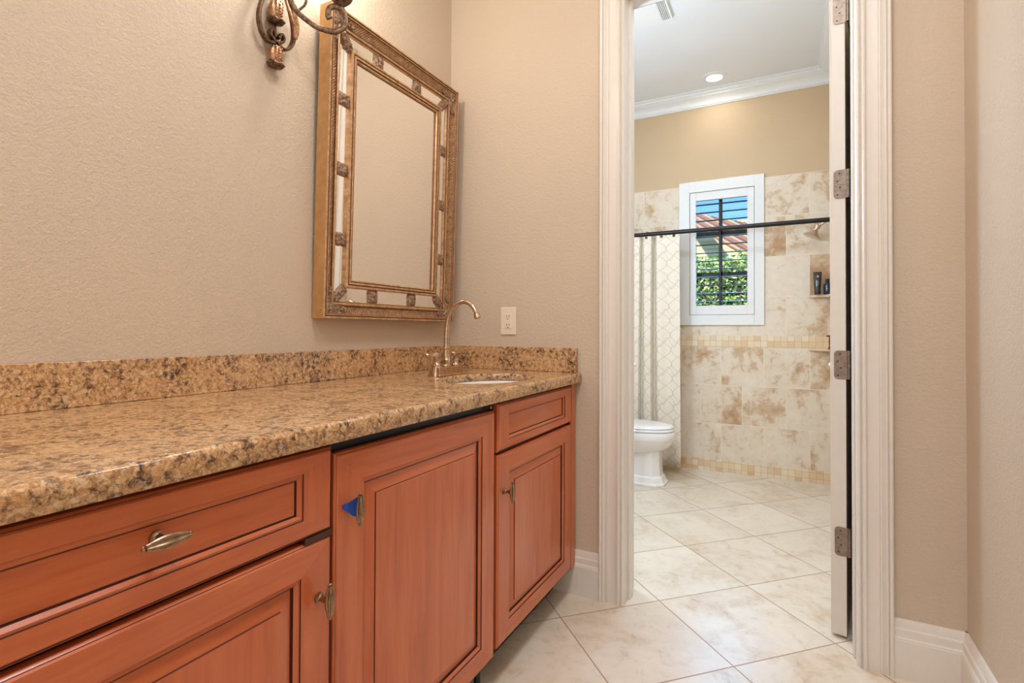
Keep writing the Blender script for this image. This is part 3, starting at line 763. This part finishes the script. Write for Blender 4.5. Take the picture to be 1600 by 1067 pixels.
# ================================================================== sconce
sn = thing('wall_sconce', 'dark bronze scroll sconce with copper leaves on the left wall beside the mirror', 'sconce', (0, -.982, 1.885))
SY = -.982
def strap(pts, name, mat, a=.0045, bb=.011, n=8):
    P = spline(pts, n); return MB().tube(P, 1.0, 12, flat=(a, bb), up=(1, 0, 0))
for sg in (-1, 1):
    pts = [(.028, SY + sg * .006, 1.990), (.030, SY + sg * .016, 2.006), (.030, SY + sg * .024, 1.996), (.028, SY + sg * .020, 1.984), (.026, SY + sg * .006, 1.974),
           (.026, SY + sg * .030, 1.966), (.028, SY + sg * .052, 1.986), (.030, SY + sg * .062, 2.022), (.032, SY + sg * .056, 2.066), (.034, SY + sg * .040, 2.110), (.036, SY + sg * .022, 2.150), (.036, SY + sg * .010, 2.190)]
    P = spline(pts, 8); MB().tube(P, 1.0, 12, flat=(.010, .0045), up=(1, 0, 0)).build('scroll_bar', M['iron'], sn, smooth=True)
MB().tube([(.018, SY, 1.905), (.018, SY, 2.20)], .0055, 12).build('stem', M['iron'], sn, smooth=True)
MB().lathe([(.001, 0), (.040, 0), (.042, .004), (.036, .010), (.018, .014), (.001, .015)], 28, (1, 0, 0), (.0005, SY, 2.20)).build('wall_plate', M['iron'], sn, smooth=True)
def leafcup(z0, z1, r, name='leaf_ornament'):
    b = MB(); prof = []
    for k in range(11):
        t = k / 10; prof.append((r * (.55 + .75 * math.sin(PI * (t * .8 + .12))) * (.75 + .1 * t), z0 + (z1 - z0) * t))
    b.lathe(prof, 40, (0, 0, 1), (.026, SY, 0), flute=.10, fl_n=7)
    for k in range(3):
        a = (k - 1) * .6
        for j in range(5):
            t = j / 4; b.lathe([(.0006, -.004), (.0035, 0), (.0006, .004)], 8, (0, 0, 1), (.026 + r * 1.02 * math.cos(a), SY + r * 1.02 * math.sin(a), z0 + (z1 - z0) * (.15 + .7 * t)))
    return b.build(name, M['copperleaf'], sn, smooth=60)
leafcup(1.914, 1.962, .018); leafcup(2.050, 2.105, .019)
for z in (1.904, 2.040):
    MB().lathe([(.002, -.010), (.016, -.008), (.024, .0), (.025, .004), (.018, .010), (.008, .012)], 36, (.15, 0, 1), (.026, SY, z), flute=.12, fl_n=8).build('rosette', M['iron'], sn, smooth=60)
# copper leaf on the right scroll
b = MB(); P = spline([(.040, SY + .030, 2.118), (.044, SY + .046, 2.085), (.042, SY + .060, 2.050), (.036, SY + .064, 2.015)], 8)
b.tube(P, [.006 + .006 * math.sin(PI * k / (len(P) - 1)) for k in range(len(P))], 12, flat=(.5, 1.1), up=(1, 0, 0)); b.build('leaf_ornament', M['copperleaf'], sn, smooth=True)
# arm sweeping out to the candle cup
AR = [(.036, -.962, 2.20), (.042, -.953, 2.15), (.050, -.945, 2.115), (.054, -.941, 2.103), (.065, -.930, 2.083), (.083, -.912, 2.065), (.100, -.895, 2.051), (.116, -.879, 2.045), (.135, -.860, 2.042), (.149, -.846, 2.048), (.162, -.833, 2.066), (.164, -.831, 2.092), (.157, -.838, 2.118), (.141, -.854, 2.125), (.129, -.866, 2.115), (.126, -.869, 2.095), (.130, -.865, 2.083)]
P = spline(AR, 6)
MB().tube(P, [1.0] * (len(P) - 6) + [1.15] * 6, 12, flat=(.0052, .0085), up=(1, -1, 0)).build('arm', M['iron'], sn, smooth=True)
P = spline([(.062, -.933, 2.088), (.070, -.925, 2.100), (.077, -.918, 2.112), (.080, -.915, 2.129), (.074, -.921, 2.142), (.064, -.931, 2.140)], 6)
MB().tube(P, .004, 10).build('arm_curl', M['iron'], sn, smooth=True)
cc = (.154, -.841)
MB().lathe([(.004, 2.126), (.010, 2.128), (.012, 2.133), (.020, 2.138), (.030, 2.147), (.034, 2.156), (.036, 2.160), (.033, 2.161), (.026, 2.152), (.012, 2.146), (.003, 2.146)], 36, (0, 0, 1), (cc[0], cc[1], 0), flute=.04, fl_n=9).build('candle_cup', M['iron'], sn, smooth=60)
MB().lathe([(.010, 2.146), (.010, 2.235), (.004, 2.237)], 20, (0, 0, 1), (cc[0], cc[1], 0)).build('candle_sleeve', M['plastic'], sn, smooth=True)
MB().lathe([(.005, 2.236), (.012, 2.25), (.015, 2.268), (.011, 2.29), (.004, 2.308), (.001, 2.315)], 20, (0, 0, 1), (cc[0], cc[1], 0)).build('bulb', M['bulb'], sn, smooth=True)
lamp('POINT', 'sconce_glow', (cc[0], cc[1], 2.42), 10, (1, .93, .82), shadow_soft_size=.05)

# ================================================================== bathroom door (open into the bathroom)
dg = math.radians(8.3); ct, st = math.cos(dg), math.sin(dg)
PB = Vector((1.6045, .139, 0))          # hinge-side corner nearest the jamb
tdir = Vector((ct, -st, 0)); ldir = Vector((st, ct, 0))
DT, DW, DZ0, DZ1 = .0480, .752, .012, 2.440
droot = bpy.data.objects.new('door_1', None); C.objects.link(droot); droot.location = PB
droot['kind'] = 'structure'; droot['label'] = 'white bathroom door standing open, seen on its hinge edge'; droot['category'] = 'door'
Rm = Matrix((tdir, ldir, Vector((0, 0, 1)))).transposed()    # local x = thickness (towards jamb), y = along leaf
def dpart(b, name, mats, parent=None, **kw):
    b.v = [PB + Rm @ q for q in b.v]; o = b.build(name, mats, None, **kw)
    if parent is None: o.parent = droot; o.matrix_parent_inverse = Matrix.Translation(-droot.location)
    else: o.parent = parent
    return o
b = MB()
b.box(-DT + .006, -.006, .0, DW, DZ0, DZ1)
for x0, x1 in ((-DT, -DT + .006), (-.006, 0)):     # stiles and rails raised on both faces leave two recessed panels
    for y0, y1, z0, z1 in ((0, .11, DZ0, DZ1), (DW - .11, DW, DZ0, DZ1), (.11, DW - .11, DZ0, .25), (.11, DW - .11, .98, 1.12), (.11, DW - .11, DZ1 - .12, DZ1)): b.box(x0, x1, y0, y1, z0, z1)
dleaf = dpart(b, 'leaf', M['door'], bevel=.0012)
for zc in (.344, .971, 1.617, 2.246):
    # hinge plate with rounded outer corners, screwed on the door's edge
    H2, r, x0, x1 = .0508, .013, -DT + .012, .0065
    pts = [(x1, 0, -H2), (x1, 0, H2)]
    for a in range(7): t = PI / 2 + a * PI / 12; pts.append((x0 + r + r * math.cos(t), 0, H2 - r + r * math.sin(t)))
    for a in range(7): t = PI + a * PI / 12; pts.append((x0 + r + r * math.cos(t), 0, -H2 + r + r * math.sin(t)))
    b = MB().prism(pts, (0, -.0022, zc), (0, .0004, zc))
    for k in range(5):
        za = -H2 + k * 2 * H2 / 5; b.lathe([(.0055, za + .0006), (.0055, za + 2 * H2 / 5 - .0006)], 14, (0, 0, 1), (.0085, -.0028, zc))
    hg = dpart(b, 'hinge', M['nickel'], smooth=40)
    for dx, dz in ((-.018, .038), (-.025, .012), (-.016, -.012), (-.024, -.038)):
        b = MB().lathe([(.0004, 0), (.0030, 0), (.0026, .0007), (.0004, .0007)], 12, (0, -1, 0), (dx, -.0021, zc + dz)); dpart(b, 'screw', M['slot'], hg)

# ================================================================== bathroom things
# toilet, facing +x, back to the left wall
TY = 1.73
tl = thing('toilet', 'white toilet with closed lid in front of the shower curtain', 'toilet', (.40, TY, 0))
def egg(x0, x1, hw, z, n=40, sq=1.0):
    out = []; cx = x0 + (x1 - x0) * .42
    for i in range(n):
        a = 2 * PI * i / n; c, s = math.cos(a), math.sin(a)
        lx = (x1 - cx) if c > 0 else (cx - x0)
        out.append((cx + lx * math.copysign(abs(c) ** (.92 * sq), c), TY + hw * math.copysign(abs(s) ** (.9 * sq), s), z))
    return out
def octo(x0, x1, hw, ch, z):
    return [(x0, TY - hw, z), (x1 - ch, TY - hw, z), (x1, TY - hw + ch, z), (x1, TY + hw - ch, z), (x1 - ch, TY + hw, z), (x0, TY + hw, z)]
b = MB()
b.loft([octo(.16, .662, .118, .050, 0), octo(.16, .662, .118, .050, .016), octo(.162, .654, .112, .048, .020), octo(.164, .640, .104, .046, .058), octo(.168, .628, .098, .045, .066), octo(.17, .618, .094, .044, .30), octo(.17, .60, .09, .04, .34)])
b.build('pedestal', M['ceramic'], tl, bevel=.004)
b = MB()
b.loft([egg(.20, .60, .10, .215), egg(.19, .63, .125, .235), egg(.18, .675, .152, .262), egg(.17, .706, .172, .295), egg(.165, .718, .178, .318), egg(.162, .722, .180, .322), egg(.160, .727, .183, .332), egg(.158, .727, .184, .365), egg(.158, .722, .181, .376), egg(.17, .70, .16, .379)])
b.build('bowl', M['ceramic'], tl, smooth=50)
b = MB().loft([egg(.17, .712, .176, .380), egg(.166, .718, .180, .384), egg(.166, .718, .180, .394), egg(.172, .712, .176, .399)]); b.build('seat', M['ceramic'], tl, smooth=50)
b = MB().loft([egg(.17, .708, .174, .4015), egg(.166, .714, .178, .405), egg(.166, .712, .177, .412), egg(.18, .698, .166, .419), egg(.22, .64, .13, .423), egg(.30, .52, .06, .424)]); b.build('lid', M['ceramic'], tl, smooth=50)
MB().box(.015, .205, TY - .225, TY + .225, .36, .72).build('tank', M['ceramic'], tl, bevel=.02)
MB().box(.008, .215, TY - .235, TY + .235, .722, .752).build('tank_lid', M['ceramic'], tl, bevel=.01)
MB().box(.02, .20, TY - .10, TY + .10, .03, .362).build('tank_support', M['ceramic'], tl, bevel=.02)
# slim stand beside the toilet
pst = thing('toilet_paper_stand', 'slim copper-coloured upright stand with white top, just behind the left door jamb', 'stand', (.478, 1.47, 0))
PX, PY = .489, 1.47
MB().lathe([(.001, 0), (.045, 0), (.045, .006), (.03, .012), (.009, .016)], 28, (0, 0, 1), (PX - .04, PY, 0)).build('base', M['bronze'], pst, smooth=True)
MB().tube([(PX - .012, PY, .008), (PX - .006, PY, .03), (PX, PY, .06), (PX, PY, .85)], .007, 14).build('pole', M['bronze'], pst, smooth=True)
MB().lathe([(.008, .840), (.022, .840), (.026, .845), (.026, .862), (.020, .868), (.001, .869)], 24, (0, 0, 1), (PX, PY, 0)).build('cap', M['ceramic'], pst, smooth=True)
MB().lathe([(.0065, .690), (.011, .692), (.011, .706), (.0065, .708)], 20, (0, 0, 1), (PX, PY, 0)).build('ring', M['ceramic'], pst, smooth=True)

# shower rod and curtain
RY_, RZ = 2.065, 1.849
rd = thing('shower_rod', 'black bronze shower rod across the bathroom in front of the window', 'curtain rod', (.86, RY_, RZ))
MB().tube([(.012, RY_, RZ), (XB - .012, RY_, RZ)], .0165, 18).build('tube', M['rod'], rd, smooth=True)
for x, s in ((.0005, 1), (XB - .0005, -1)): MB().lathe([(.001, 0), (.034, 0), (.034, .004), (.022, .014), (.018, .016)], 24, (s, 0, 0), (x, RY_, RZ)).build('flange', M['rod'], rd, smooth=True)
ct_ = thing('shower_curtain', 'cream lattice patterned shower curtain drawn to the left behind the toilet', 'shower curtain', (.35, RY_, .06))
def curtain():
    n, mrow = 220, 24; xs0, xs1 = .03, .697; me_v = []; uvs = []; s = 0; prev = None; row0 = []
    folds = [(.075, .03), (.175, .03), (.29, .035), (.395, .03), (.50, .028), (.60, .02)]
    creases = [(.085, .08, .016), (.185, .09, .014), (.292, .08, .016), (.395, .085, .010), (.497, .10, .013), (.600, .014, .05)]
    def yoff(x, t):
        y = 0
        for cx_, dep, wd in creases:
            wd2 = wd * (.75 + .45 * t) if cx_ < .55 else wd
            dx = x - cx_ - .006 * math.sin(t * 3 + cx_ * 20)
            y += dep * .8 * math.exp(-(dx / (wd2 * (.75 if dx < 0 else 1.9))) ** 2)
        return y - .040 + .008 * math.sin(x * 31 + t * 2) * (.3 + t)
    z_top, z_bot = 1.829, .052
    for j in range(mrow + 1):
        t = j / mrow; z = z_top + (z_bot - z_top) * t; s = 0; prev = None
        for i in range(n + 1):
            x = xs0 + (xs1 + .012 * t - xs0) * i / n; q = (x, RY_ + .012 + yoff(x, t), z)
            if prev: s += math.dist(q[:2], prev[:2])
            prev = q; me_v.append(q); uvs.append((s, z))
    fs = [(j * (n + 1) + i, j * (n + 1) + i + 1, (j + 1) * (n + 1) + i + 1, (j + 1) * (n + 1) + i) for j in range(mrow) for i in range(n)]
    me = bpy.data.meshes.new('cloth'); me.from_pydata(me_v, [], fs); me.materials.append(M['curtain'])
    ul = me.uv_layers.new(name='UVMap')
    for p in me.polygons:
        p.use_smooth = True
        for li in p.loop_indices: ul.data[li].uv = uvs[me.loops[li].vertex_index]
    o = bpy.data.objects.new('cloth', me); C.objects.link(o); o.parent = ct_; o.matrix_parent_inverse = Matrix.Translation(-ct_.location)
    sd = o.modifiers.new('solidify', 'SOLIDIFY'); sd.thickness = .0012
    return yoff
yo = curtain()
for x in (.11, .22, .335, .446, .562, .655):
    y = RY_ + .012 + yo(x, 0)
    MB().lathe([(.001, 0), (.011, 0), (.011, .004), (.006, .007), (.001, .008)], 14, (0, -1, 0), (x, y - .001, 1.820)).build('ring_roller', M['iron'], ct_, smooth=True)
    P = [(x, RY_ + .022 * math.cos(a) + .000, RZ + .022 * math.sin(a) + .000) for a in [k * PI / 8 - PI / 2 - .3 for k in range(0, 15)]]
    MB().tube(P, .0016, 8).build('ring', M['iron'], ct_, smooth=True)

# shower head on its arm
shd = thing('showerhead', 'bell-shaped nickel shower head on a thin arm, under the rod at the right', 'shower head', (XB, 2.18, 1.90))
MB().tube(spline([(XB - .001, 2.18, 1.905), (1.70, 2.18, 1.893), (1.66, 2.18, 1.858), (1.615, 2.18, 1.829)], 6), .0075, 12).build('arm', M['chrome'], shd, smooth=True)
MB().lathe([(.001, 0), (.028, 0), (.026, .006), (.010, .010)], 24, (-1, 0, 0), (XB - .0005, 2.18, 1.905)).build('flange', M['chrome'], shd, smooth=True)
MB().lathe([(.009, -.012), (.019, -.006), (.021, .004), (.017, .014), (.014, .022), (.020, .036), (.036, .056), (.056, .072), (.060, .078), (.056, .082), (.001, .083)], 30, (-.45, 0, -.89), (1.612, 2.18, 1.830)).build('head', M['chrome'], shd, smooth=60)
# corner shelves
def shelf(z, label):
    pts = [(XB - .0005, YB - .0095, 0)]
    R = .165
    pts += [(XB - .0005 - .002, YB - .0095 - .17, 0)]
    for k in range(1, 10):
        t = k / 10; pts.append((XB - R * t - .003, YB - .0095 - .17 * (1 - t) * (1 - .35 * math.sin(PI * t)) - .0, 0))
    pts += [(XB - R, YB - .0095, 0)]
    tag(MB().prism(pts, (0, 0, z - .018), (0, 0, z)).build('corner_shelf', M['shelf'], bevel=.003), label, 'shelf', 'stone corner shelves in the shower')
shelf(1.350, 'upper cream stone corner shelf in the shower, carrying a dark tube and bottle')
shelf(.968, 'lower cream stone corner shelf in the shower, in line with the mosaic band')
# dark squeeze tube standing on its cap
tb = thing('squeeze_tube', 'charcoal squeeze tube standing on its cap on the upper shower shelf', 'tube', (1.611, 2.20, 1.350))
b = MB(); rings = []
for k in range(9):
    t = k / 8; w = .019 + .008 * t; d = .016 * (1 - t) + .0015; z = 1.376 + .134 * t
    rings.append([(1.611 + w * math.cos(2 * PI * i / 20), 2.20 + d * math.sin(2 * PI * i / 20), z) for i in range(20)])
b.loft(rings).build('body', M['tube'], tb, smooth=60)
MB().lathe([(.018, 1.3505), (.0195, 1.353), (.0195, 1.375), (.018, 1.377)], 20, (0, 0, 1), (1.611, 2.20, 0)).build('cap', M['tube'], tb, smooth=True)
MB().lathe([(.0002, 0), (.0085, 0), (.0085, .0008), (.0002, .0008)], 14, (0, -1, 0), (1.612, 2.1925, 1.478)).build('emblem', M['copperprint'], tb)
b = MB().box(1.603, 1.609, 2.1846, 2.1856, 1.405, 1.450); b.box(1.614, 1.616, 2.1846, 2.1856, 1.415, 1.445); b.build('lettering', M['printing'], tb)
# navy bottle
bt = thing('shampoo_bottle', 'small navy bottle with black cap on the upper shower shelf, next to the tube', 'bottle', (1.672, 2.205, 1.350))
MB().lathe([(.001, 1.3505), (.024, 1.3505), (.0255, 1.354), (.0255, 1.416), (.023, 1.424), (.013, 1.431), (.011, 1.436), (.001, 1.4365)], 28, (0, 0, 1), (1.672, 2.205, 0)).build('body', M['bottle'], bt, smooth=50)
MB().lathe([(.001, 1.437), (.0125, 1.437), (.0125, 1.456), (.011, 1.458), (.001, 1.458)], 22, (0, 0, 1), (1.672, 2.205, 0)).build('cap', M['black'], bt, smooth=50)
b = MB()
for k in range(3): b.box(1.661, 1.668 + .004 * (k % 2), 2.1795, 2.1815, 1.374 + k * .012, 1.380 + k * .012)
b.build('lettering', M['printing'], bt)
# small bronze razor standing on the lower shelf, white knob below
rz = thing('razor', 'slim bronze-coloured razor standing upright on the lower shower shelf', 'razor', (1.682, 2.17, .968))
MB().lathe([(.001, .9685), (.012, .9685), (.012, .973), (.005, .977), (.0035, .990), (.0045, 1.015), (.0035, 1.045), (.004, 1.052)], 16, (0, 0, 1), (1.680, 2.17, 0)).build('grip', M['bronze'], rz, smooth=True)
MB().tube([(1.662, 2.17, 1.058), (1.698, 2.17, 1.058)], .006, 12).build('head', M['bronze'], rz, smooth=True)
kb = thing('porcelain_shower_valve', 'small white porcelain knob on the shower side wall under the lower shelf', 'knob', (XB, 2.18, .858))
MB().lathe([(.001, 0), (.014, 0), (.012, .004), (.006, .006), (.006, .022)], 18, (-1, 0, 0), (XB - .0005, 2.18, .858)).build('stem', M['chrome'], kb, smooth=True)
MB().lathe([(.006, .020), (.014, .024), (.017, .032), (.014, .042), (.006, .046), (.001, .0465)], 20, (-1, 0, 0), (XB, 2.18, .858)).build('grip', M['ceramic'], kb, smooth=True)

# recessed can light and ceiling register
cl = thing('recessed_light', 'round glowing recessed light in the bathroom ceiling near the crown moulding', 'ceiling light', (.948, 2.025, BC))
MB().lathe([(.056, 0), (.090, 0), (.088, .006), (.060, .012), (.056, .010), (.056, 0)], 40, (0, 0, -1), (.948, 2.025, BC - .0002), caps=False).build('trim_ring', M['ceiling'], cl, smooth=True)
MB().lathe([(.001, .004), (.055, .004), (.055, .008), (.001, .009)], 36, (0, 0, -1), (.948, 2.025, BC)).build('lens', M['lens'], cl)
vt = thing('ceiling_vent', 'white rectangular air vent with side slats on the bathroom ceiling', 'vent', (.62, .95, BC))
b = MB().box(.42, .764, .78, 1.115, BC - .024, BC - .0003); b.box(.812, .822, .78, 1.115, BC - .024, BC - .0003); b.box(.764, .812, .78, .795, BC - .024, BC - .0003); b.box(.764, .812, 1.10, 1.115, BC - .024, BC - .0003)
b.build('plate', M['casing_white'], vt)
MB().box(.764, .812, .795, 1.10, BC - .003, BC - .0004).build('duct_shade', M['duct_shade'], vt)  # back plate coloured to stand in for the dark hollow behind the slats
for k in range(5):
    x = .7655 + k * .0095
    MB().prism([(x, 0, BC - .024), (x + .004, 0, BC - .024), (x + .007, 0, BC - .006), (x + .003, 0, BC - .006)], (0, .795, 0), (0, 1.10, 0)).build('slat', M['casing_white'], vt)

# ================================================================== outside the window
struct(MB().box(-14, 14, 2.6, 40, -.35, -.3).build('ground', M['grass']), 'lawn outside the window', 'ground')
def hedge():
    b = MB(); rnd = random.Random(3)
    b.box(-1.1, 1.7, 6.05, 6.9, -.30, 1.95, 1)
    for k in range(7000):
        x = rnd.uniform(-1.15, 1.75); 
        top = rnd.random() < .3
        zt = 2.10 + .06 * noise.noise(Vector((x * 3, 1, 0))) + .05 * noise.noise(Vector((x * 11, 5, 0)))
        if top: y = rnd.uniform(5.9, 6.9); z = zt + rnd.uniform(-.12, .10)
        else:
            z = rnd.uniform(.9, zt); y = 5.98 + .10 * noise.noise(Vector((x * 4, z * 4, 7))) + rnd.uniform(-.07, .07)
        L = rnd.uniform(.025, .05); n = Vector((rnd.gauss(0, .6), rnd.gauss(-.6, .5), rnd.gauss(.5, .5))).normalized()
        a = n.orthogonal().normalized(); a.rotate(Matrix.Rotation(rnd.uniform(0, 6.28), 3, n)); c = n.cross(a); p = Vector((x, y, z))
        b.add([p - a * L, p + c * L * .5 + n * L * .15, p + a * L, p - c * L * .5 + n * L * .15], [(0, 1, 2, 3)], 0)
    o = b.build('hedge', [M['leaf'], M['hedge_core']]); return o
tag(hedge(), 'leafy green clipped hedge outside the bathroom window', 'hedge')
nh = thing('neighbour_house', 'neighbouring house with striped clay tile roof beyond the hedge', 'house', (0, 14, -.3))
MB().box(-6.5, 4.5, 14.0, 19, -.3, 4.25).build('wall', M['stucco'], nh)
def roof():
    L0, L1, T0 = Vector(ROOF[0]), Vector(ROOF[1]), Vector(ROOF[2]); T1 = Vector(ROOF[3])
    e1 = (L1 - L0).normalized(); n = e1.cross(T0 - L0).normalized(); e2 = n.cross(e1)
    if (T0 - L0).dot(e2) < 0: e2 = -e2
    up = n if n.z > 0 else -n
    a0, h0 = (T0 - L0).dot(e1), (T0 - L0).dot(e2); a1, h1 = (T1 - L0).dot(e1), (T1 - L0).dot(e2)
    top = lambda h: a0 + (h - h0) * (a1 - a0) / (h1 - h0)
    b = MB(); N = 36; hs = max(h0, h1) * 1.5; cols = [0, 3, 2, 1, 0, 2]
    for k in range(N):
        ha, hb = hs * k / N, hs * (k + 1) / N; ta, tb = top(ha), top(hb)
        lo, hi = (-3.0, None) if h1 < h0 or True else (0, 0)
        pa = [L0 + e1 * q + e2 * ha for q in (ROOFX[0](ta), ROOFX[1](ta))]; pb = [L0 + e1 * q + e2 * hb for q in (ROOFX[0](tb), ROOFX[1](tb))]
        m0 = (pa[0] + pb[0]) / 2 + up * .04; m1 = (pa[1] + pb[1]) / 2 + up * .04; dn = up * -.06
        b.add([pa[0], m0, pb[0], pa[1], m1, pb[1], pa[0] + dn, pb[0] + dn, pa[1] + dn, pb[1] + dn], [(0, 1, 4, 3), (1, 2, 5, 4), (6, 8, 9, 7), (0, 6, 7, 2, 1), (3, 4, 5, 9, 8), (0, 3, 8, 6), (2, 7, 9, 5)], cols[k % 6])
    b.build('roof', [M['roof_terracotta'], M['roof_rust'], M['roof_slate'], M['roof_cream']], nh)
ROOF = [(-0.7729, 13.0, 3.9746), (0.6416, 10.5, 2.7484), (-0.9072, 13.8, 4.5038), (0.556, 11.8979, 3.737)]
ROOFX = (lambda t: t, lambda t: 6.0)
roof()
